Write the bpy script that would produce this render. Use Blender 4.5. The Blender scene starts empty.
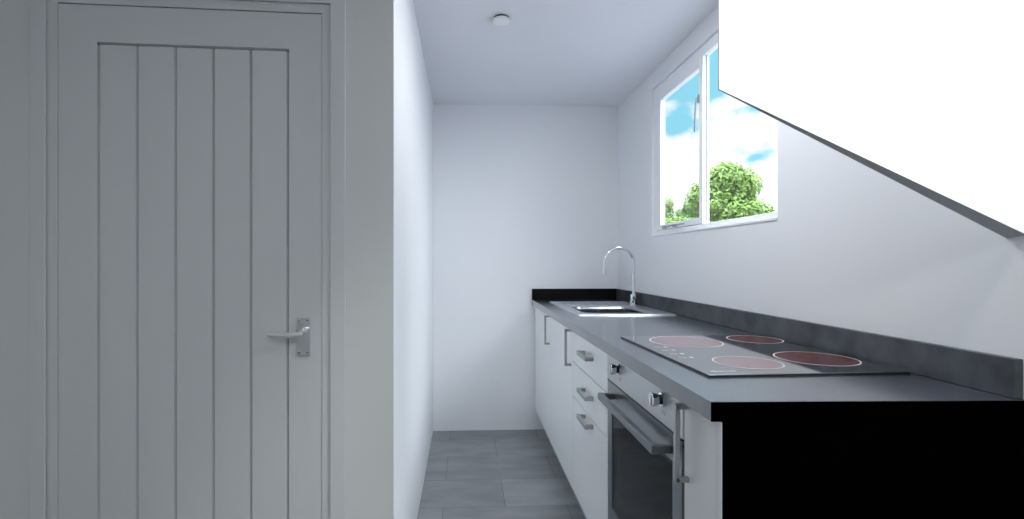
import bpy, bmesh, math, random
from mathutils import Vector, Matrix
random.seed(7)
S = bpy.context.scene
COL = S.collection
R = math.radians

# ---------------------------------------------------------------- camera
cam_d = bpy.data.cameras.new('camera')
cam_d.sensor_width = 36; cam_d.lens = 490 / 1024 * 36
cam_d.shift_x = 0.024; cam_d.shift_y = 0.0024
cam_d.clip_start = 0.02; cam_d.clip_end = 500
cam = bpy.data.objects.new('camera', cam_d); COL.objects.link(cam)
cam.location = (0, 0, 1.184); cam.rotation_euler = (R(90), 0, R(-2.5))
S.camera = cam
S.view_settings.view_transform = 'Standard'; S.view_settings.look = 'None'
S.view_settings.gamma = 1; S.view_settings.use_curve_mapping = False
S.view_settings.exposure = 0.24
S.cycles.max_bounces = 16; S.cycles.diffuse_bounces = 10; S.cycles.transparent_max_bounces = 16

# ---------------------------------------------------------------- sky
GLOW = 5.0     # added bright sky patch, out of view, to light the left and back walls
HIGH = 14.0      # how much brighter the high sky is than the band near the horizon
w = bpy.data.worlds.new('sky'); S.world = w; w.use_nodes = True
nt = w.node_tree; nt.nodes.clear()
def N(t, **k):
    n = nt.nodes.new(t)
    for a, b in k.items(): setattr(n, a, b)
    return n
L = nt.links.new
def M2(op, a, b):
    n = N('ShaderNodeMath', operation=op)
    for i, v in enumerate((a, b)):
        if isinstance(v, (int, float)): n.inputs[i].default_value = v
        elif v is not None: L(v, n.inputs[i])
    return n.outputs[0]
tc = N('ShaderNodeTexCoord'); sp = N('ShaderNodeSeparateXYZ'); L(tc.outputs['Generated'], sp.inputs[0])
mp = N('ShaderNodeMapping'); L(tc.outputs['Generated'], mp.inputs[0])
mp.inputs['Location'].default_value = (0.35, 0.1, 0.2); mp.inputs['Scale'].default_value = (1, 1, 1.7)
no = N('ShaderNodeTexNoise'); no.inputs['Scale'].default_value = 9.0; no.inputs['Detail'].default_value = 7
no.inputs['Roughness'].default_value = 0.5; L(mp.outputs[0], no.inputs['Vector'])
cf = M2('ADD', M2('MULTIPLY', M2('SUBTRACT', 0.265, sp.outputs[2]), 2.0), no.outputs[0])
rmp = N('ShaderNodeMapRange'); rmp.interpolation_type = 'SMOOTHSTEP'
L(cf, rmp.inputs[0]); rmp.inputs[1].default_value = 0.46; rmp.inputs[2].default_value = 0.60
mx = N('ShaderNodeMix', data_type='RGBA'); L(rmp.outputs[0], mx.inputs[0])
mx.inputs[6].default_value = (0.24, 0.62, 0.78, 1); mx.inputs[7].default_value = (0.95, 0.98, 1.0, 1)
hi = N('ShaderNodeMapRange'); L(sp.outputs[2], hi.inputs[0])
hi.inputs[1].default_value = 0.42; hi.inputs[2].default_value = 0.75
hi.inputs[3].default_value = 1.12; hi.inputs[4].default_value = HIGH
mh = N('ShaderNodeMix', data_type='RGBA'); hf = N('ShaderNodeMapRange'); L(sp.outputs[2], hf.inputs[0])
hf.inputs[1].default_value = 0.42; hf.inputs[2].default_value = 0.6; mh.inputs[7].default_value = (0.86, 0.93, 1.0, 1)      # unseen high sky whitened so its light indoors is not cyan
bg = N('ShaderNodeBackground'); L(mx.outputs[2], mh.inputs[6]); L(mh.outputs[2], bg.inputs[0]); 
dp = N('ShaderNodeVectorMath', operation='DOT_PRODUCT'); L(tc.outputs['Generated'], dp.inputs[0])
gv = Vector((.84, -.46, .30)).normalized(); dp.inputs[1].default_value = gv
gl = N('ShaderNodeMapRange'); gl.interpolation_type = 'SMOOTHSTEP'; L(dp.outputs['Value'], gl.inputs[0])
gl.inputs[1].default_value = 0.80; gl.inputs[2].default_value = 0.99; gl.inputs[3].default_value = 0; gl.inputs[4].default_value = GLOW
L(M2('ADD', hi.outputs[0], gl.outputs[0]), bg.inputs[1])
L(M2('MAXIMUM', hf.outputs[0], M2('MINIMUM', gl.outputs[0], 1.0)), mh.inputs[0])
wo = N('ShaderNodeOutputWorld'); L(bg.outputs[0], wo.inputs[0])

# ---------------------------------------------------------------- lights
def lamp(name, typ, loc, energy, target=None, color=(1, 1, 1), **k):
    d = bpy.data.lights.new(name, typ); d.energy = energy; d.color = color
    for a, b in k.items(): setattr(d, a, b)
    o = bpy.data.objects.new(name, d); COL.objects.link(o); o.location = loc
    if target is not None:
        o.rotation_euler = (Vector(target) - Vector(loc)).to_track_quat('-Z', 'Y').to_euler()
    return o
lamp('sun', 'SUN', (-20, -10, 30), 2.2, (10, 20, 0), (1, .96, .88), angle=R(1))
# added unseen spot on the entrance side, whitens the boxed-in stair face
lamp('stair_face_fill', 'SPOT', (1.0, 0.42, 2.20), 62, (0.78, 0.9, 1.55), (1, 1, 1),
     spot_size=R(62), spot_blend=0.7, shadow_soft_size=0.10)
# added unseen fill light for the kitchen, forward of the camera
lamp('kitchen_fill', 'AREA', (0.50, 1.62, 2.27), 9, (0.50, 1.62, 0), (.94, .97, 1), shape='RECTANGLE', size=0.3, size_y=0.5)
# added fill light behind the camera, brightens the door wall
lamp('entrance_fill', 'AREA', (0.2, -0.9, 2.26), 19, (0.2, -0.9, 0), (.92, .97, 1), shape='DISK', size=0.5)

# ---------------------------------------------------------------- materials
def mat(name, col, rough=0.5, metal=0.0, spec=0.5, bump=None, vary=None, coat=0, ior=1.5):
    m = bpy.data.materials.new(name); m.use_nodes = True
    t = m.node_tree; b = t.nodes['Principled BSDF']
    b.inputs['Base Color'].default_value = (*col, 1); b.inputs['Roughness'].default_value = rough
    b.inputs['Metallic'].default_value = metal; b.inputs['Specular IOR Level'].default_value = spec
    b.inputs['Coat Weight'].default_value = coat; b.inputs['IOR'].default_value = ior; b.inputs['Coat Roughness'].default_value = rough * .8
    tcn = t.nodes.new('ShaderNodeTexCoord')
    if bump:
        sc, st, stretch = bump
        mpn = t.nodes.new('ShaderNodeMapping'); mpn.inputs['Scale'].default_value = stretch
        n = t.nodes.new('ShaderNodeTexNoise'); n.inputs['Scale'].default_value = sc; n.inputs['Detail'].default_value = 4
        bp = t.nodes.new('ShaderNodeBump'); bp.inputs['Strength'].default_value = st; bp.inputs['Distance'].default_value = 0.002
        t.links.new(tcn.outputs['Object'], mpn.inputs[0]); t.links.new(mpn.outputs[0], n.inputs['Vector'])
        t.links.new(n.outputs[0], bp.inputs['Height']); t.links.new(bp.outputs[0], b.inputs['Normal'])
    if vary:
        sc, amt = vary
        n = t.nodes.new('ShaderNodeTexNoise'); n.inputs['Scale'].default_value = sc; n.inputs['Detail'].default_value = 6
        t.links.new(tcn.outputs['Object'], n.inputs['Vector'])
        r = t.nodes.new('ShaderNodeMix'); r.data_type = 'RGBA'
        r.inputs[6].default_value = (*[c * (1 - amt) for c in col], 1)
        r.inputs[7].default_value = (*[min(1, c * (1 + amt)) for c in col], 1)
        mr = t.nodes.new('ShaderNodeMapRange'); mr.inputs[1].default_value = .3; mr.inputs[2].default_value = .7
        t.links.new(n.outputs[0], mr.inputs[0]); t.links.new(mr.outputs[0], r.inputs[0])
        t.links.new(r.outputs[2], b.inputs['Base Color'])
    return m
ONE = (1, 1, 1)
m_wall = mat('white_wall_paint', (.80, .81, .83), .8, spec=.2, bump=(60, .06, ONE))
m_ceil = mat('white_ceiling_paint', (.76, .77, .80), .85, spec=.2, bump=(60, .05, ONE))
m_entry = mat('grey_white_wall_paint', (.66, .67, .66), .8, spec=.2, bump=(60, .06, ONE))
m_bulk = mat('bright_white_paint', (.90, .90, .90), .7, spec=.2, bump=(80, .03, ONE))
m_under = mat('grey_underside', (.45, .46, .48), .8, spec=.2, bump=(50, .1, ONE))  # underside colour, greyer than the boxing's white face
m_door = mat('off_white_door_paint', (.64, .655, .655), .5, spec=.3, bump=(14, .12, (6, 6, .6)))
m_frame = mat('off_white_trim_paint', (.64, .655, .655), .5, spec=.3, bump=(14, .06, (6, 6, .6)))
m_cab = mat('white_cabinet_laminate', (.90, .90, .90), .28, spec=.5, bump=(8, .02, ONE))
m_upvc = mat('white_upvc', (.86, .87, .90), .3, spec=.5, bump=(20, .02, ONE))
m_seal = mat('grey_rubber_seal', (.25, .26, .28), .7, bump=(60, .05, ONE))
m_top = mat('dark_slate_worktop', (.030, .037, .050), .24, spec=.9, bump=(30, .03, ONE), vary=(5, .15), coat=.8, ior=1.5)
m_topedge = m_top
m_up = mat('dark_slate_upstand', (.060, .065, .074), .4, spec=.5, bump=(40, .10, ONE), vary=(14, .45))
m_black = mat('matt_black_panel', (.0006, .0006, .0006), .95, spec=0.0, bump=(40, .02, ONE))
m_blackgl = mat('black_upstand', (.002, .002, .003), .5, spec=.15, bump=(40, .05, ONE))
m_steel = mat('brushed_stainless_steel', (.31, .325, .35), .30, metal=1, bump=(30, .08, (1, 8, 1)))
m_dsteel = mat('dark_brushed_steel', (.24, .25, .265), .28, metal=1, bump=(30, .08, (1, 8, 1)))
m_sink = mat('polished_sink_steel', (.54, .56, .59), .38, metal=1, bump=(20, .04, ONE))
m_bowl = mat('shaded_bowl_steel', (.34, .355, .38), .22, metal=1, bump=(20, .04, ONE))  # sink steel darkened, the bowl's inner shade put into its colour
m_chrome = mat('chrome', (.80, .82, .85), .07, metal=1, bump=(10, .01, ONE))
m_nickel = mat('satin_nickel_handle', (.46, .46, .46), .33, metal=1, bump=(30, .03, ONE))
m_lever = mat('pale_satin_lever', (.72, .72, .72), .45, metal=.7, bump=(30, .03, ONE))
m_panelst = mat('pale_steel_fascia', (.60, .61, .62), .38, metal=.55, bump=(30, .05, (1, 8, 1)))
m_glassblk = mat('black_ceramic_glass', (.03, .032, .035), .06, coat=1, ior=1.9, spec=.9, bump=(6, .02, ONE))
m_zone = mat('red_cooking_zone', (.20, .03, .028), .10, coat=1, ior=1.7, spec=.9, bump=(60, .05, ONE), vary=(40, .5))
m_print = mat('white_printed_mark', (.62, .62, .62), .3, bump=(20, .02, ONE))
m_dark = mat('black_enamel', (.012, .012, .013), .35, bump=(20, .03, ONE))
m_plinth = mat('grey_plinth', (.42, .44, .46), .5, bump=(20, .04, ONE))
m_plastic = mat('white_plastic', (.84, .85, .85), .4, bump=(40, .03, ONE))
m_bark = mat('brown_bark', (.10, .07, .05), .9, bump=(12, 1, (3, 3, .5)), vary=(6, .3))
m_grass = mat('grey_gravel', (.13, .13, .15), .95, bump=(5, .5, ONE), vary=(1, .4))
m_ext = mat('pale_exterior_render', (.5, .5, .48), .9, bump=(30, .3, ONE))

def leaf_mat(name, col):
    m = mat(name, col, .55, spec=.3, vary=(1.6, .4)); t = m.node_tree
    b = t.nodes['Principled BSDF']; o = t.nodes['Material Output']
    tr = t.nodes.new('ShaderNodeBsdfTranslucent'); tr.inputs[0].default_value = (col[0] * 1.3, col[1] * 1.2, col[2] * .8, 1)
    mxx = t.nodes.new('ShaderNodeMixShader'); mxx.inputs[0].default_value = .3
    t.links.new(b.outputs[0], mxx.inputs[1]); t.links.new(tr.outputs[0], mxx.inputs[2]); t.links.new(mxx.outputs[0], o.inputs[0])
    return m
m_leaf = leaf_mat('green_leaves', (.13, .22, .04))
m_leaf2 = leaf_mat('dark_green_leaves', (.09, .18, .05))

def glass(name, tint, gloss, rough=0.0):
    m = bpy.data.materials.new(name); m.use_nodes = True; t = m.node_tree; t.nodes.clear()
    o = t.nodes.new('ShaderNodeOutputMaterial'); tr = t.nodes.new('ShaderNodeBsdfTransparent'); tr.inputs[0].default_value = (*tint, 1)
    g = t.nodes.new('ShaderNodeBsdfGlossy'); g.inputs['Roughness'].default_value = rough
    lw = t.nodes.new('ShaderNodeLayerWeight'); lw.inputs[0].default_value = .5
    pw = t.nodes.new('ShaderNodeMath'); pw.operation = 'POWER'; pw.inputs[1].default_value = 5
    f = t.nodes.new('ShaderNodeMapRange'); f.inputs[3].default_value = gloss; f.inputs[4].default_value = .9
    t.links.new(lw.outputs['Facing'], pw.inputs[0]); t.links.new(pw.outputs[0], f.inputs[0])
    x = t.nodes.new('ShaderNodeMixShader')
    t.links.new(f.outputs[0], x.inputs[0]); t.links.new(tr.outputs[0], x.inputs[1]); t.links.new(g.outputs[0], x.inputs[2]); t.links.new(x.outputs[0], o.inputs[0])
    return m
m_glass = glass('clear_window_glass', (.98, .99, .99), .015)
m_ovglass = glass('smoked_oven_glass', (.30, .31, .33), .04, .04)

# tiled floor
m_floor = bpy.data.materials.new('grey_stone_floor_tiles'); m_floor.use_nodes = True
t = m_floor.node_tree; b = t.nodes['Principled BSDF']; b.inputs['Roughness'].default_value = .42
tcn = t.nodes.new('ShaderNodeTexCoord'); mpn = t.nodes.new('ShaderNodeMapping')
mpn.inputs['Location'].default_value = (.41, -.265, 0)
br = t.nodes.new('ShaderNodeTexBrick'); br.offset = .5; br.squash = 1
br.inputs['Color1'].default_value = (.215, .225, .235, 1); br.inputs['Color2'].default_value = (.285, .297, .308, 1)
br.inputs['Mortar'].default_value = (.14, .147, .153, 1); br.inputs['Scale'].default_value = 1
br.inputs['Mortar Size'].default_value = .0022; br.inputs['Brick Width'].default_value = .6; br.inputs['Row Height'].default_value = .3
br.inputs['Mortar Smooth'].default_value = .3
nz = t.nodes.new('ShaderNodeTexNoise'); nz.inputs['Scale'].default_value = 5; nz.inputs['Detail'].default_value = 8
mpz = t.nodes.new('ShaderNodeMapping'); mpz.inputs['Scale'].default_value = (.8, 2.2, 1)
mrz = t.nodes.new('ShaderNodeMapRange'); mrz.inputs[1].default_value = .3; mrz.inputs[2].default_value = .7
mrz.inputs[3].default_value = .82; mrz.inputs[4].default_value = 1.18
ml = t.nodes.new('ShaderNodeVectorMath'); ml.operation = 'SCALE'
t.links.new(tcn.outputs['Object'], mpn.inputs[0]); t.links.new(mpn.outputs[0], br.inputs['Vector'])
t.links.new(tcn.outputs['Object'], mpz.inputs[0]); t.links.new(mpz.outputs[0], nz.inputs['Vector'])
t.links.new(nz.outputs[0], mrz.inputs[0]); t.links.new(br.outputs['Color'], ml.inputs[0]); t.links.new(mrz.outputs[0], ml.inputs['Scale'])
t.links.new(ml.outputs[0], b.inputs['Base Color'])
bp = t.nodes.new('ShaderNodeBump'); bp.inputs['Strength'].default_value = .25; bp.inputs['Distance'].default_value = .002; bp.invert = True
t.links.new(br.outputs['Fac'], bp.inputs['Height']); t.links.new(bp.outputs[0], b.inputs['Normal'])

# ---------------------------------------------------------------- helpers
def bx(bm, x0, x1, y0, y1, z0, z1, bev=0.0):
    vs = [bm.verts.new((x, y, z)) for x in (x0, x1) for y in (y0, y1) for z in (z0, z1)]
    fs = [(0, 1, 3, 2), (4, 6, 7, 5), (0, 4, 5, 1), (2, 3, 7, 6), (0, 2, 6, 4), (1, 5, 7, 3)]
    faces = [bm.faces.new([vs[i] for i in f]) for f in fs]
    if bev:
        es = list({e for f in faces for e in f.edges})
        bmesh.ops.bevel(bm, geom=es, offset=bev, segments=2, profile=.5, affect='EDGES', clamp_overlap=True)
    return vs
def cyl(bm, p, r, h, axis='z', seg=24, r2=None, bev=0):
    rot = {'z': Matrix(), 'x': Matrix.Rotation(R(90), 4, 'Y'), 'y': Matrix.Rotation(R(-90), 4, 'X')}[axis]
    d = bmesh.ops.create_cone(bm, cap_ends=True, segments=seg, radius1=r, radius2=r if r2 is None else r2, depth=h,
                              matrix=Matrix.Translation(p) @ rot)
    if bev:
        es = [e for e in {e for v in d['verts'] for e in v.link_edges} if len(e.link_faces) == 2 and
              e.calc_face_angle(0) > R(50)]
        bmesh.ops.bevel(bm, geom=es, offset=bev, segments=2, profile=.5, affect='EDGES')
def tube(bm, pts, r, seg=12, radii=None):
    pts = [Vector(p) for p in pts]; rings = []
    up = Vector((0, 0, 1)); prev = None
    for i, p in enumerate(pts):
        d = (pts[min(i + 1, len(pts) - 1)] - pts[max(i - 1, 0)]).normalized()
        if prev is None:
            a = d.cross(up)
            if a.length < 1e-3: a = d.cross(Vector((0, 1, 0)))
        else:
            a = prev - d * prev.dot(d)
        a.normalize(); prev = a; c = d.cross(a); rr = radii[i] if radii else r
        rings.append([bm.verts.new(p + (a * math.cos(2 * math.pi * k / seg) + c * math.sin(2 * math.pi * k / seg)) * rr) for k in range(seg)])
    for i in range(len(rings) - 1):
        for k in range(seg):
            bm.faces.new((rings[i][k], rings[i][(k + 1) % seg], rings[i + 1][(k + 1) % seg], rings[i + 1][k]))
    bm.faces.new(rings[0][::-1]); bm.faces.new(rings[-1])
def poly_prism(bm, pts, axis_vec):
    a = [bm.verts.new(p) for p in pts]; c = [bm.verts.new(Vector(p) + Vector(axis_vec)) for p in pts]
    bm.faces.new(a); bm.faces.new(c[::-1]); n = len(a)
    for i in range(n): bm.faces.new((a[i], c[i], c[(i + 1) % n], a[(i + 1) % n]))
def obj(name, bm, m, parent=None, label=None, smooth=True):
    bmesh.ops.recalc_face_normals(bm, faces=bm.faces)
    me = bpy.data.meshes.new(name); bm.to_mesh(me); bm.free()
    for mm in (m if isinstance(m, (list, tuple)) else [m]): me.materials.append(mm)
    if smooth:
        me.shade_smooth(); me.set_sharp_from_angle(angle=R(35))
    o = bpy.data.objects.new(name, me); COL.objects.link(o)
    if smooth:
        wn = o.modifiers.new('weighted_normal', 'WEIGHTED_NORMAL'); wn.keep_sharp = True; wn.weight = 90
    if parent is not None: o.parent = parent
    if label: o['label'] = label
    return o
def B(name, m, parent, *boxes, bev=0.0, label=None):
    bm = bmesh.new()
    for q in boxes: bx(bm, *q, bev=bev)
    return obj(name, bm, m, parent, label)
def thing(name, label, cat, loc=(0, 0, 0), rz=0, group=None):
    o = bpy.data.objects.new(name, None); COL.objects.link(o); o.location = loc; o.rotation_euler = (0, 0, rz)
    o.empty_display_size = .1
    o['label'] = label; o['category'] = cat
    if group: o['group'] = group
    return o
def tag(o, label, cat, group=None):
    o['label'] = label; o['category'] = cat
    if group: o['group'] = group
    return o
def struct(o, label=None, cat=None):
    o['kind'] = 'structure'
    if label: o['label'] = label
    if cat: o['category'] = cat
    return o

# ---------------------------------------------------------------- the room shell
CE = 2.290; WX = 1.083; BY = 3.445; LX = -.222
struct(B('floor', m_floor, None, (-2.1, 1.25, -2.1, BY + .1, -.1, 0)), 'grey rectangular stone-look floor tiles laid in staggered rows', 'floor')
struct(B('ceiling', m_ceil, None, (-2.1, 1.25, -2.1, BY + .1, CE, CE + .1)), 'plain white ceiling of the narrow kitchen', 'ceiling')
struct(B('wall_back', m_wall, None, (LX - .1, WX + .15, BY, BY + .1, 0, CE)), 'plain white end wall of the narrow kitchen', 'wall')
WY0, WY1, WZ0, WZ1 = 1.657, 2.816, 1.334, 2.189
struct(B('wall_right', m_wall, None,
         (WX, WX + .05, -2.1, WY0, 0, CE), (WX, WX + .05, WY1, BY, 0, CE),
         (WX, WX + .05, WY0, WY1, 0, WZ0), (WX, WX + .05, WY0, WY1, WZ1, CE)),
       'white wall with the window above the worktop', 'wall')
# left partition of the kitchen (its face runs from the door wall to the end wall)
DA = R(2.36); DC = Vector((LX, 1.516, 0))       # corner where the door wall ends
bm = bmesh.new()
poly_prism(bm, [(LX, 1.516, 0), (-.231, BY, 0), (-.231 - .12, BY, 0), (LX - .12, 1.516 + .002, 0)], (0, 0, CE))
struct(obj('wall_left', bm, m_wall), 'white side wall of the kitchen beside the door wall', 'wall')
# door wall, in its own frame: origin at the corner, local -x runs left
def dloc(x, y=0): return DC + Vector((x * math.cos(DA) - y * math.sin(DA), x * math.sin(DA) + y * math.cos(DA), 0))
# door opening in local x: leaf from DX0 to DX1
DX1, DX0, DZ = -.2150, -.967, 1.940
dw = bmesh.new()
for q in ((-1.86, DX0 - .032, 0, .118, 0, CE), (DX1 + .032, -.0005, 0, .118, 0, CE), (DX0 - .032, DX1 + .032, 0, .118, DZ + .03, CE)): bx(dw, *q)
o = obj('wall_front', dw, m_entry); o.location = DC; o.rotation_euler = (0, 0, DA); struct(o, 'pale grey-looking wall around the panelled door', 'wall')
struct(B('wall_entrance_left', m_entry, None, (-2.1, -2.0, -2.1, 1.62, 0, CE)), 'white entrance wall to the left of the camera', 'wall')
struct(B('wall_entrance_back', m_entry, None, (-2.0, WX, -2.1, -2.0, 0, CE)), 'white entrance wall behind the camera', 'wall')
# boxed-in stair face: a tapering panel whose lower edge slopes down to the right
bm = bmesh.new()
X0, X1 = .4745, WX
P = [(X0, .900, 1.5085), (X1, .900, 1.236), (X1, .900, CE), (X0, .900, CE)]
Q = [(X0, .9035, 1.5085), (X1, .936, 1.231), (X1, .936, CE), (X0, .9035, CE)]
pv = [bm.verts.new(p) for p in P]; qv = [bm.verts.new(p) for p in Q]
bm.faces.new(pv); bm.faces.new(qv[::-1])
for i in range(4):
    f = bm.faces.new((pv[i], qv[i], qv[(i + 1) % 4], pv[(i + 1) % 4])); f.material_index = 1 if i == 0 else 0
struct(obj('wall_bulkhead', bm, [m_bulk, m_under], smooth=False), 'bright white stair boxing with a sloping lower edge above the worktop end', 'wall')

# ---------------------------------------------------------------- panelled door
door = bpy.data.objects.new('door_1', None); COL.objects.link(door); door.location = DC; door.rotation_euler = (0, 0, DA)
struct(door, 'off-white vertical plank door with a silver lever handle', 'door')
yf = .005                                       # leaf face is set just inside the wall face
gx = [-.8560 + i * .1077 for i in range(6)]
gt = 1.821
bm = bmesh.new(); gw, gd = .0044, .014
cuts_x = [DX0 + .0015]
for g in gx: cuts_x += [g - gw, g, g + gw]
cuts_x.append(DX1 - .0015)
def gy(i): return yf + (gd if (i > 0 and i < len(cuts_x) - 1 and i % 3 == 2) else 0)
zt = DZ - .003; zb = .006
# lower field with V grooves
for i in range(len(cuts_x) - 1):
    xa, xb = cuts_x[i], cuts_x[i + 1]
    ya = yf + (gd if i % 3 == 2 and 0 < i < len(cuts_x) - 1 else 0)
    yb = yf + (gd if (i + 1) % 3 == 2 and i + 1 < len(cuts_x) - 1 else 0)
    a = [bm.verts.new(p) for p in ((xa, ya, zb), (xb, yb, zb), (xb, yb, gt), (xa, ya, gt))]; bm.faces.new(a)
# horizontal groove across the top of the planks
xa, xb = gx[0] - gw, gx[-1] + gw
for (z0, y0, z1, y1) in ((gt, yf, gt, yf + gd), (gt, yf + gd, gt + gw * 1.2, yf + gd), (gt + gw * 1.2, yf + gd, gt + gw * 2, yf)):
    bm.faces.new([bm.verts.new(p) for p in ((xa, y0, z0), (xb, y0, z0), (xb, y1, z1), (xa, y1, z1))])
zz = gt + gw * 2
for q in ((cuts_x[0], xa, gt, zz), (xb, cuts_x[-1], gt, zz), (cuts_x[0], cuts_x[-1], zz, zt)):
    bm.faces.new([bm.verts.new(p) for p in ((q[0], yf, q[2]), (q[1], yf, q[2]), (q[1], yf, q[3]), (q[0], yf, q[3]))])
bx(bm, cuts_x[0], cuts_x[-1], yf + gd + .001, yf + .044, zb, zt)
for (xx) in (cuts_x[0], cuts_x[-1]):
    bm.faces.new([bm.verts.new(p) for p in ((xx, yf, zb), (xx, yf + .02, zb), (xx, yf + .02, zt), (xx, yf, zt))])
bm.faces.new([bm.verts.new(p) for p in ((cuts_x[0], yf, zt), (cuts_x[0], yf + .02, zt), (cuts_x[-1], yf + .02, zt), (cuts_x[-1], yf, zt))])
me_o = obj('door_leaf', bm, m_door, door, smooth=False)
# lining (frame) and stop
bm = bmesh.new()
for s, e in ((DX0, -1), (DX1, 1)):
    a, c = sorted((s, s + e * .030)); bx(bm, a, c, .002, .116, 0, DZ + .028)
bx(bm, DX0 - .0, DX1 + .0, .002, .116, DZ, DZ + .028)
obj('door_lining', bm, m_frame, door)
bm = bmesh.new()
for s, e in ((DX0 - .026, -1), (DX1 + .026, 1)):
    a, c = sorted((s, s + e * (.045 if e > 0 else .041))); bx(bm, a, c, -.008, -.0015, 0, DZ + .071, bev=.002)
bx(bm, DX0 - .071, DX1 + .071, -.0078, -.0015, DZ + .026, DZ + .071, bev=.002)
obj('door_architrave', bm, m_frame, door)
# lever handle
hx, hz = -.270, .960
hd = obj('door_handle', (lambda b: (bx(b, hx - .0200, hx + .0200, yf - .0065, yf - .0005, hz - .060, hz + .055, bev=.0015), b)[1])(bmesh.new()),
         m_chrome, door, 'silver rectangular backplate with a slim lever')
bm = bmesh.new(); cyl(bm, (hx + .003, yf - .012, hz + .016), .011, .014, 'y', 20); cyl(bm, (hx + .003, yf - .028, hz + .016), .0075, .034, 'y', 16)
pts = [(hx + .008, yf - .040, hz + .012), (hx - .015, yf - .042, hz + .009), (hx - .05, yf - .043, hz + .008), (hx - .080, yf - .042, hz + .009), (hx - .089, yf - .041, hz + .011)]
tube(bm, pts, .006, 14, [.0080, .0084, .0080, .0078, .0076])
obj('lever', bm, m_lever, hd)
bm = bmesh.new()
for sx in (-.012, .012):
    for sz in (-.051, .047): cyl(bm, (hx + sx, yf - .0068, hz + sz), .0032, .0016, 'y', 12)
obj('screw', bm, m_steel, hd)

# ---------------------------------------------------------------- window
win = bpy.data.objects.new('window_1', None); COL.objects.link(win)
struct(win, 'white two-pane window over the worktop with trees outside', 'window')
fx0, fx1 = WX + .015, WX + .048
MU0, MU1 = 2.232, 2.250     # mullion
B('window_frame', m_upvc, win,
  (fx0, fx1, WY0, WY0 + .028, WZ0, WZ1), (fx0, fx1, WY1 - .045, WY1, WZ0, WZ1),
  (fx0, fx1, WY0 + .028, WY1 - .045, WZ0, WZ0 + .028), (fx0, fx1, WY0 + .028, WY1 - .045, WZ1 - .045, WZ1),
  (fx0, fx1, MU0, MU1, WZ0 + .028, WZ1 - .045), bev=.003)
B('sill_board', m_upvc, win, (WX - .004, fx0 + .002, WY0, WY1, WZ0 - .004, WZ0 + .006), bev=.002)
B('window_bead', m_seal, win, (fx0 + .017, fx0 + .022, WY0 + .028, WY0 + .031, WZ0 + .028, WZ1 - .045), (fx0 + .017, fx0 + .022, MU0 - .003, MU0, WZ0 + .028, WZ1 - .045))
B('fixed_pane', m_glass, win, (fx0 + .012, fx0 + .016, WY0 + .028, MU0, WZ0 + .028, WZ1 - .045))
sy0, sy1, sz0, sz1 = MU1 + .001, WY1 - .046, WZ0 + .029, WZ1 - .046
sw = .030; st = .050
sash = B('opening_sash', m_upvc, win, (fx0 - .003, fx1 - .008, sy0, sy0 + .010, sz0, sz1), (fx0 - .003, fx1 - .008, sy1 - st, sy1, sz0, sz1),
         (fx0 - .003, fx1 - .008, sy0 + .010, sy1 - st, sz0, sz0 + sw), (fx0 - .003, fx1 - .008, sy0 + .010, sy1 - st, sz1 - .045, sz1), bev=.003)
B('sash_pane', m_glass, sash, (fx0 + .012, fx0 + .016, sy0 + .010, sy1 - st, sz0 + sw, sz1 - .045))
bm = bmesh.new(); bx(bm, fx0 - .010, fx0 - .003, sy0 + .000, sy0 + .012, 1.93, 1.97, bev=.001)
tube(bm, [(fx0 - .004, sy0 + .006, 1.955), (fx0 - .016, sy0 + .007, 1.952), (fx0 - .018, sy0 + .012, 1.93), (fx0 - .017, sy0 + .020, 1.87), (fx0 - .016, sy0 + .028, 1.80)], .0035, 10)
obj('sash_handle', bm, m_nickel, sash, 'silver lever handle on the window mullion')
bm = bmesh.new(); ym = (sy0 + sy1) / 2
tube(bm, [(fx0 - .016, ym - .12, sz0 + .012), (fx0 - .022, ym, sz0 + .013), (fx0 - .016, ym + .14, sz0 + .012)], .004, 8)
bx(bm, fx0 - .018, fx0 - .007, ym - .02, ym + .02, sz0 + .004, sz0 + .02, bev=.002)
bx(bm, fx0 - .018, fx0 - .007, ym + .11, ym + .15, sz0 + .004, sz0 + .02, bev=.002)
obj('casement_stay', bm, m_nickel, sash, 'metal stay along the bottom of the sash')

# ---------------------------------------------------------------- kitchen run
YE = .906                     # near end
TZ = .918; TT = .038          # worktop top and thickness
DXF = .485                    # plane of the cabinet fronts
FX = .465
CT = TZ - TT                  # underside of the worktop
PB = .15                      # bottom of the doors
SKX0, SKX1, SKY0, SKY1 = .547, 1.050, 2.392, 3.215     # sink outline
BWX0, BWX1, BWY0, BWY1 = .610, .975, 2.50, 2.86        # bowl
HBX0, HBX1, HBY0, HBY1 = .552, 1.044, 1.113, 1.700      # hob outline

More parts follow.
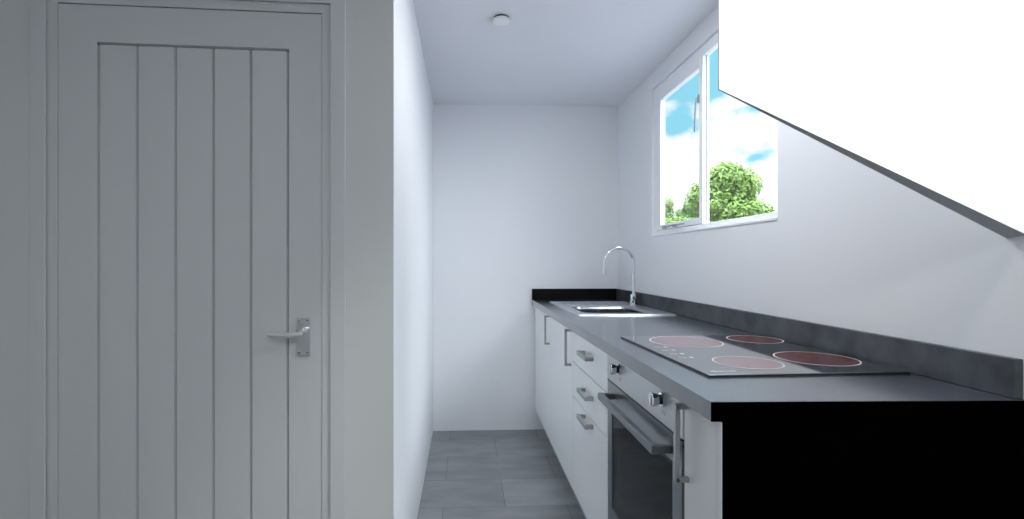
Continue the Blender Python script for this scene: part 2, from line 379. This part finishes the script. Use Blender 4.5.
def ring_slab(bm, xs, ys, z0, z1, holes):
    """slab with rectangular holes, made of grid cells"""
    xs = sorted(set(xs)); ys = sorted(set(ys)); V = {}
    def v(x, y, z):
        k = (round(x, 5), round(y, 5), z)
        if k not in V: V[k] = bm.verts.new((x, y, z))
        return V[k]
    solid = lambda i, j: 0 <= i < len(xs) - 1 and 0 <= j < len(ys) - 1 and not any(
        h[0] <= (xs[i] + xs[i + 1]) / 2 <= h[1] and h[2] <= (ys[j] + ys[j + 1]) / 2 <= h[3] for h in holes)
    for i in range(len(xs) - 1):
        for j in range(len(ys) - 1):
            if not solid(i, j): continue
            a, b_, c, d = xs[i], xs[i + 1], ys[j], ys[j + 1]
            for z in (z0, z1): bm.faces.new((v(a, c, z), v(b_, c, z), v(b_, d, z), v(a, d, z)))
            for (ii, jj, p, q) in ((i - 1, j, (a, c), (a, d)), (i + 1, j, (b_, c), (b_, d)), (i, j - 1, (a, c), (b_, c)), (i, j + 1, (a, d), (b_, d))):
                if not solid(ii, jj): bm.faces.new((v(*p, z0), v(*q, z0), v(*q, z1), v(*p, z1)))
def skew_end(o):
    """the run's near end is cut slightly out of square"""
    for v in o.data.vertices:
        if v.co.y < YE + .025: v.co.y += .004 - .015 * (v.co.x - FX) / (WX - FX)
    return o
# worktop with a cut-out for the sink bowl; its sawn near end is black
wt = thing('worktop', 'long dark grey slate-look worktop holding the sink and the hob', 'worktop', (FX, YE, CT))
def wp(o):          # keep world coordinates for parts made in place
    par = o.parent; o.location = -Vector(par.location); return o
cut = (BWX0 - .015, BWX1 + .015, BWY0 - .015, BWY1 + .015)
bm = bmesh.new()
ring_slab(bm, [FX, cut[0], cut[1], WX - .001], [YE + .002, cut[2], cut[3], BY - .001], CT + .0005, TZ, [cut])
wp(skew_end(obj('slab', bm, m_top, wt, smooth=False)))
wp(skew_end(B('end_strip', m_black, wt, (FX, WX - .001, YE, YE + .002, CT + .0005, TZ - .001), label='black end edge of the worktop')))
# upstands
tag(B('upstand', m_up, None, (WX - .019, WX - .001, YE, BY - .001, TZ + .0005, TZ + .077), bev=.001),
    'long dark grey upstand strip along the window wall', 'upstand')
tag(B('upstand', m_blackgl, None, (FX, WX - .020, BY - .019, BY - .001, TZ + .0005, TZ + .077), bev=.001),
    'short black upstand strip on the end wall behind the sink', 'upstand')

def bar_handle(parent, y, z0, z1, px=DXF):
    """upright square-section D handle"""
    bm = bmesh.new(); t_ = .0055
    bx(bm, px - .031, px - .031 + 2 * t_, y - t_, y + t_, z0, z1, bev=.0012)
    for z in (z0, z1 - 2 * t_): bx(bm, px - .029, px, y - t_, y + t_, z, z + 2 * t_, bev=.001)
    return wp2(obj('handle', bm, m_nickel, parent), parent)
def wp2(o, par):
    q = par; off = Vector((0, 0, 0))
    while q is not None: off += Vector(q.location); q = q.parent
    o.location = -off; return o
def flat_handle(parent, y0, y1, z, px=DXF):
    bm = bmesh.new()
    bx(bm, px - .033, px - .021, y0, y1, z - .0085, z + .0085, bev=.0015)
    for y in (y0, y1 - .014): bx(bm, px - .024, px, y, y + .014, z - .008, z + .008, bev=.0015)
    return wp2(obj('handle', bm, m_nickel, parent), parent)
def carcass(parent, y0, y1, back=True, boards=True):
    x0, x1 = DXF + .020, WX - .03
    bm = bmesh.new()
    for q in ((x0, x1, y0, y0 + .016, PB, CT - .001), (x0, x1, y1 - .016, y1, PB, CT - .001),
              (x0, x1, y0 + .016, y1 - .016, PB, PB + .016), (x1 - .008, x1, y0 + .016, y1 - .016, PB + .016, CT - .001)): bx(bm, *q)
    return wp2(obj('carcass', bm, m_cab, parent), parent)

g = .0025
S0, S1, S2 = 3.400, 2.795, 2.210      # sink unit: far side, door split, near side
sb = thing('sink_cabinet', 'white two-door base cabinet under the sink, next to the end wall', 'cabinet', (DXF, S2, 0))
carcass(sb, S2 + .001, S0)
for (ya, yb) in ((S1, S0), (S2, S1)):
    d = B('door', m_cab, sb, (DXF, DXF + .018, ya + g, yb - g, PB, CT - .004), bev=.0012); wp2(d, sb)
    bar_handle(d, ya + .035, .704, .874)
wp2(B('filler_strip', m_cab, sb, (DXF + .004, DXF + .02, S0 + .0005, BY - .001, PB, CT - .004)), sb)
DY0, DY1 = 1.660, S2
dc = thing('drawer_cabinet', 'white base cabinet with three drawer fronts between the sink cabinet and oven', 'cabinet', (DXF, DY0, 0))
carcass(dc, DY0 + .001, DY1 - .001)
for (za, zb_, hz_) in ((.732, CT - .004, .813), (.575, .732, .661), (PB, .575, .553)):
    d = B('drawer', m_cab, dc, (DXF, DXF + .018, DY0 + g, DY1 - g, za + g, zb_ - g), bev=.0012); wp2(d, dc)
    flat_handle(d, 1.850, 1.990, hz_)
EY = 1.078
ec = thing('end_cabinet', 'narrow white base cabinet with one tall door at the near end', 'cabinet', (DXF, YE, 0))
carcass(ec, YE + .0245, EY - .009)
d = B('door', m_cab, ec, (DXF, DXF + .018, YE + .0245, EY - .008, PB, CT - .004), bev=.0012); wp2(d, ec)
bar_handle(d, EY - .028, .704, .874)
# black end panel and its white edging
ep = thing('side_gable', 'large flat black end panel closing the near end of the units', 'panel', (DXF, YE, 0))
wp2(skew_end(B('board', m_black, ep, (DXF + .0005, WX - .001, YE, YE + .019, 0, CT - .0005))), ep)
wp2(skew_end(B('edging', m_cab, ep, (DXF - .0001, DXF + .0004, YE, YE + .0195, 0, CT - .0005), label='thin white front edge')), ep)
tag(B('plinth', m_plinth, None, (.550, .566, YE + .0245, BY - .001, 0, PB - .002)), 'recessed grey kickboard under the base cabinets', 'plinth')

# ---------------------------------------------------------------- oven
OY0, OY1 = EY, DY0
ov = thing('built_in_oven', 'stainless steel built-in oven with smoked glass door under the hob', 'oven', (DXF, OY0, 0))
OZ = .784; OB = .20
def ob(name, m, *boxes, bev=0.0, label=None, par=None):
    o = B(name, m, par or ov, *boxes, bev=bev, label=label); return wp2(o, par or ov)
xb0, xb1 = DXF + .03, WX - .06
ob('oven_body', m_dark, (xb0, xb1, OY0 + .006, OY0 + .03, PB, CT - .001), (xb0, xb1, OY1 - .03, OY1 - .006, PB, CT - .001),
   (xb0, xb1, OY0 + .03, OY1 - .03, PB, PB + .10), (xb0, xb1, OY0 + .03, OY1 - .03, .76, CT - .001), (xb1 - .02, xb1, OY0 + .03, OY1 - .03, PB + .10, .76))
cp = ob('control_panel', m_panelst, (DXF - .002, DXF + .028, OY0 - .006, OY1 - g, OZ + .003, CT - .002), bev=.0015, label='pale silver control panel')
ob('bottom_trim', m_steel, (DXF, DXF + .028, OY0 + .006, OY1 - g, PB, OB - .003), bev=.001)
gy0, gy1, gz0, gz1 = OY0 + .055, OY1 - .045, .362, .715
od = ob('oven_door', m_steel, (DXF, DXF + .028, OY0 + .006, gy0, OB, OZ - .004), (DXF, DXF + .028, gy1, OY1 - g, OB, OZ - .004),
        (DXF, DXF + .028, gy0, gy1, OB, gz0), (DXF, DXF + .028, gy0, gy1, gz1, OZ - .004), bev=.001)
ob('door_glass', m_ovglass, (DXF + .003, DXF + .008, gy0, gy1, gz0, gz1), par=od, label='smoked black glass')
# black line under the control panel
ob('door_seal', m_dark, (DXF - .001, DXF + .02, OY0 + .006, OY1 - g, OZ - .0035, OZ + .0025))
ob('side_gap_shade', m_dark, (DXF + .0005, DXF + .028, OY0 - .007, OY0 + .0055, PB, .77))  # solid black strip standing in for the shade of the gap
# bar handle
bm = bmesh.new()
bx(bm, DXF - .050, DXF - .034, OY0 + .055, OY1 - .055, .731, .752, bev=.002)
for ya in (OY0 + .055, OY1 - .073): bx(bm, DXF - .036, DXF, ya, ya + .018, .732, .751, bev=.002)
wp2(obj('oven_handle', bm, m_dsteel, od), od)
# knobs with pointer bars
for ky, kz in ((1.515, .848), (1.178, .848)):
    bm = bmesh.new(); cyl(bm, (DXF - .006, ky, kz), .0175, .009, 'x', 28, bev=.001); k = wp2(obj('knob', bm, m_chrome, cp), cp)
    bm = bmesh.new(); cyl(bm, (DXF - .026, ky, kz), .0175, .016, 'x', 28, r2=.0145, bev=.001)
    bx(bm, DXF - .037, DXF - .030, ky - .003, ky + .003, kz - .015, kz + .015, bev=.001)
    wp2(obj('grip', bm, m_chrome, k), k)
    bm = bmesh.new(); cyl(bm, (DXF - .0145, ky, kz), .012, .007, 'x', 24); wp2(obj('neck', bm, m_dark, k), k)  # neck coloured black, standing in for the shaded gap behind the grip
    for a in (-.006, .006):
        bm = bmesh.new(); tube(bm, [(DXF - .002, ky + a + math.cos(R(q)) * .004, kz - .033 + math.sin(R(q)) * .004) for q in range(-150, 151, 30)], .0005, 6)
        wp2(obj('dial_symbol', bm, m_dark, cp), cp)
# rack and element inside
bm = bmesh.new()
for z in (.535,):
    for y in (gy0 - .01, gy1 + .005): tube(bm, [(DXF + .045, y, z), (xb1 - .03, y, z)], .003, 8)
    tube(bm, [(DXF + .045, gy0 - .01, z), (DXF + .045, gy1 + .005, z)], .0035, 8)
    for i in range(12): tube(bm, [(DXF + .045 + i * .035, gy0 - .01, z), (DXF + .045 + i * .035, gy1 + .005, z)], .0016, 6)
wp2(obj('oven_rack', bm, m_chrome, ov), ov)

# ---------------------------------------------------------------- hob
hb = thing('ceramic_hob', 'black ceramic glass hob with four red cooking zones', 'hob', ((HBX0 + HBX1) / 2, (HBY0 + HBY1) / 2, TZ), R(1.6))
hw, hl = (HBX1 - HBX0) / 2, (HBY1 - HBY0) / 2
bm = bmesh.new(); bx(bm, -hw, hw, -hl, hl, .0005, .0055, bev=.0012); obj('glass_plate', bm, m_glassblk, hb)
bm = bmesh.new()
for q in ((-hw - .002, -hw - .0002, -hl - .002, hl + .002), (hw + .0002, hw + .0015, -hl - .002, hl + .002), (-hw, hw, -hl - .002, -hl - .0002), (-hw, hw, hl + .0002, hl + .002)):
    bx(bm, *q, .0003, .0045)
obj('rim', bm, m_dark, hb)
def ring(bm, cx, cy, r0, r1, z, seg=64):
    a = [bm.verts.new((cx + math.cos(2 * math.pi * i / seg) * r0, cy + math.sin(2 * math.pi * i / seg) * r0, z)) for i in range(seg)]
    c = [bm.verts.new((cx + math.cos(2 * math.pi * i / seg) * r1, cy + math.sin(2 * math.pi * i / seg) * r1, z)) for i in range(seg)]
    for i in range(seg): bm.faces.new((a[i], a[(i + 1) % seg], c[(i + 1) % seg], c[i]))
for (zx, zy, zr) in ((.722, 1.575, .113), (.976, 1.605, .086), (.724, 1.242, .084), (.940, 1.280, .100)):
    cx, cy = zx - (HBX0 + HBX1) / 2, zy - (HBY0 + HBY1) / 2
    bm = bmesh.new(); cyl(bm, (cx, cy, .0056), zr - .004, .0004, 'z', 64)
    z_ = obj('cooking_zone', bm, m_zone, hb)
    bm = bmesh.new(); ring(bm, cx, cy, zr - .0042, zr, .0060); obj('zone_outline', bm, m_print, z_)
for i in range(4):
    bm = bmesh.new(); ring(bm, -hw + .035, -.09 + i * .055, .007, .0092, .0057, 20); obj('touch_symbol', bm, m_print, hb)
    bm = bmesh.new(); bx(bm, -hw + .055, -hw + .064, -.098 + i * .055, -.083 + i * .055, .0055, .0058); obj('touch_symbol', bm, m_print, hb)
for i in range(4):
    bm = bmesh.new(); ring(bm, -hw + .030 + i * .016, -hl + .035, .0035, .006, .0057, 14); obj('touch_symbol', bm, m_print, hb)

# ---------------------------------------------------------------- sink
sk = thing('inset_sink', 'stainless steel inset sink with ribbed drainer and one bowl', 'sink', (SKX0, SKY0, TZ))
bm = bmesh.new()
def rrect(x0, x1, y0, y1, r, n=6):
    out = []
    for (cx, cy, a0) in ((x1 - r, y1 - r, 0), (x0 + r, y1 - r, 90), (x0 + r, y0 + r, 180), (x1 - r, y0 + r, 270)):
        for i in range(n + 1):
            a = R(a0 + 90 * i / n); out.append((cx + r * math.cos(a), cy + r * math.sin(a)))
    return out
def loft(bm, loops, cap=True):
    rings = [[bm.verts.new((x, y, z)) for x, y in lp] for lp, z in loops]; n = len(rings[0])
    for a, c in zip(rings, rings[1:]):
        for i in range(n): bm.faces.new((a[i], a[(i + 1) % n], c[(i + 1) % n], c[i]))
    if cap: bm.faces.new(rings[-1])
    return rings
zt_ = TZ + .001
# rim from the outer outline to the raised lip, then deck to bowl
# one connected sheet: outer edge -> lip -> inner deck; the bowl joins the deck by a bridge of matching loops
outer = rrect(SKX0, SKX1, SKY0, SKY1, .012)
lip = rrect(SKX0 + .004, SKX1 - .004, SKY0 + .004, SKY1 - .004, .011)
lip2 = rrect(SKX0 + .016, SKX1 - .016, SKY0 + .016, SKY1 - .016, .010)
deck = rrect(SKX0 + .020, SKX1 - .020, SKY0 + .020, SKY1 - .020, .010)
b0 = rrect(BWX0, BWX1, BWY0, BWY1, .055); b1 = rrect(BWX0 + .004, BWX1 - .004, BWY0 + .004, BWY1 - .004, .053)
b2 = rrect(BWX0 + .012, BWX1 - .012, BWY0 + .012, BWY1 - .012, .05); b3 = rrect(BWX0 + .04, BWX1 - .04, BWY0 + .04, BWY1 - .04, .04)
loft(bm, [(outer, TZ + .0005), (lip, TZ + .0055), (lip2, TZ + .0055), (deck, TZ + .0025), (b0, TZ + .0025)], cap=False)
o = obj('sink_top', bm, m_sink, sk); wp2(o, sk)
bm = bmesh.new()
loft(bm, [(b0, TZ + .0025), (b1, TZ + .001), (b2, TZ - .010), (b2, TZ - .13), (b3, TZ - .145)])
o = obj('bowl', bm, m_bowl, sk, smooth=False); wp2(o, sk)
bm = bmesh.new()
for i in range(6):
    x = SKX0 + .065 + i * .066
    bx(bm, x, x + .030, BWY1 + .05, SKY1 - .045, TZ + .0026, TZ + .0065, bev=.0012)
o = obj('drainer_ribs', bm, m_sink, sk); wp2(o, sk)
bm = bmesh.new(); cyl(bm, ((BWX0 + BWX1) / 2, (BWY0 + BWY1) / 2, TZ - .1435), .038, .003, 'z', 32, bev=.001)
cyl(bm, ((BWX0 + BWX1) / 2, (BWY0 + BWY1) / 2, TZ - .141), .012, .004, 'z', 16)
o = obj('waste', bm, m_chrome, sk); wp2(o, sk)

# tap
TX, TY = 1.028, 2.965
tp = thing('mixer_tap', 'tall chrome swan-neck mixer tap behind the sink bowl', 'tap', (TX, TY, TZ + .003))
bm = bmesh.new(); cyl(bm, (0, 0, .004), .028, .008, 'z', 32, bev=.0015); cyl(bm, (0, 0, .036), .023, .058, 'z', 32, bev=.002)
obj('tap_body', bm, m_chrome, tp)
bm = bmesh.new(); rr = .092; H = .258
pts = [(0, 0, .06), (0, 0, .10), (0, 0, .15), (0, 0, H)]
for i in range(1, 17):
    a = math.pi * i / 16; pts.append((-(rr - rr * math.cos(a)), -.10 * (1 - math.cos(a)) / 2 * .1, H + rr * math.sin(a)))
pts.append((pts[-1][0] - .002, pts[-1][1], H - .060))
tube(bm, pts, .0095, 16, [.0105, .010] + [.0095] * (len(pts) - 2))
obj('swan_neck_spout', bm, m_chrome, tp)
bm = bmesh.new(); cyl(bm, (pts[-1][0], pts[-1][1], H - .064), .0105, .012, 'z', 16); obj('nozzle', bm, m_chrome, tp)
bm = bmesh.new(); cyl(bm, (-.004, -.026, .045), .013, .016, 'y', 20, bev=.001)
tube(bm, [(0, -.030, .045), (-.004, -.038, .062), (-.008, -.046, .088)], .0045, 10)
obj('tap_lever', bm, m_chrome, tp)

# ---------------------------------------------------------------- ceiling alarm
al = thing('smoke_alarm', 'small round white disc fitted to the kitchen ceiling', 'smoke alarm', (.160, 2.215, CE))
bm = bmesh.new(); cyl(bm, (0, 0, -.004), .034, .008, 'z', 40); obj('base', bm, m_dark, al, 'dark ring standing in for the shadow behind the cover')  # black disc imitates the shadow round the back rim
bm = bmesh.new(); cyl(bm, (0, 0, -.013), .039, .010, 'z', 48, bev=.003)
# face is the lower side
obj('cover', bm, m_plastic, al)

# ---------------------------------------------------------------- outdoors
struct(B('ground', m_grass, None, (WX + .07, 80, -60, 120, -.3, -.2)), 'grey ground outside the window', 'ground')
def tree(name, label, loc, blobs, trunk_h, leaf, m, n, group=None, seed=1):
    rnd = random.Random(seed)
    t_ = thing(name, label, 'tree', loc, group=group)
    bm = bmesh.new(); tube(bm, [(0, 0, -.0), (.04, .02, trunk_h * .5), (0, 0, trunk_h), (.05, 0, trunk_h * 1.4)], .1, 10, [.17, .13, .10, .04])
    for k in range(7):
        a = k * 2.3; tube(bm, [(0, 0, trunk_h * (.7 + .05 * k)), (math.cos(a) * .5, math.sin(a) * .5, trunk_h * (.95 + .07 * k)), (math.cos(a) * .9, math.sin(a) * .9, trunk_h * (1.1 + .08 * k))], .04, 6, [.06, .035, .015])
    obj('trunk', bm, m_bark, t_)
    bm = bmesh.new(); vol = [b[3] ** 2 for b in blobs]; tot = sum(vol)
    for (bx_, by_, bz_, br_), vv in zip(blobs, vol):
        for _ in range(int(n * vv / tot)):
            d = Vector((rnd.gauss(0, 1), rnd.gauss(0, 1), rnd.gauss(0, 1))).normalized()
            c = Vector((bx_, by_, bz_)) + d * br_ * (rnd.uniform(.72, 1.04))
            # a drooping tuft of a few leaves
            nrm = (d + Vector((rnd.uniform(-.5, .5), rnd.uniform(-.5, .5), rnd.uniform(0, .9)))).normalized()
            u = nrm.cross(Vector((rnd.uniform(-1, 1), rnd.uniform(-1, 1), rnd.uniform(-.3, .3)))).normalized(); v_ = nrm.cross(u)
            s = leaf * rnd.uniform(.6, 1.3)
            p = [c - u * s, c - v_ * s * .45 + nrm * s * .1, c + u * s, c + v_ * s * .45 + nrm * s * .1]
            bm.faces.new([bm.verts.new(q) for q in p])
    me = bpy.data.meshes.new('foliage'); bm.to_mesh(me); bm.free(); me.materials.append(m)
    o = bpy.data.objects.new('foliage', me); COL.objects.link(o); o.parent = t_
    return t_
def crown(w_, z0, z1, k, seed, r):
    rnd = random.Random(seed); out = [(0, 0, (z0 + z1) / 2, min(w_, (z1 - z0) / 2) * .8)]
    for _ in range(k):
        a = rnd.uniform(0, 6.283); t_ = rnd.uniform(0, 1)
        prof = math.sin(math.pi * (0.18 + .72 * t_)) * w_
        out.append((math.cos(a) * (prof - r * .5), math.sin(a) * (prof - r * .5), z0 + r * .6 + (z1 - z0 - 1.3 * r) * t_, r * rnd.uniform(.75, 1.15)))
    return out
GZ = -.2
tree('broadleaf_tree', 'large bright green rounded tree outside, filling most of the right-hand pane', (10.60, 19.5, GZ),
     crown(1.50, 1.2, 5.40, 26, 3, .60), 1.9, .095, m_leaf, 15000, seed=5)
tree('broadleaf_tree', 'small lighter tree outside at the lower left corner of the opening pane', (10.0, 24.0, GZ),
     crown(.95, 1.2, 4.65, 14, 8, .46), 1.6, .09, m_leaf, 5000, seed=9)
tree('broadleaf_tree', 'darker low tree outside between the small tree and the large rounded one', (12.4, 26.5, GZ),
     crown(1.2, 1.4, 4.75, 14, 12, .5), 1.6, .10, m_leaf2, 6000, seed=11)
tree('conifer_tree', 'thin dark pointed tree outside at the left edge of the opening pane', (11.2, 28.0, GZ),
     [(0, 0, 1.2 + i * .47, .55 - i * .058) for i in range(9)], 1.4, .10, m_leaf2, 3500, seed=13)
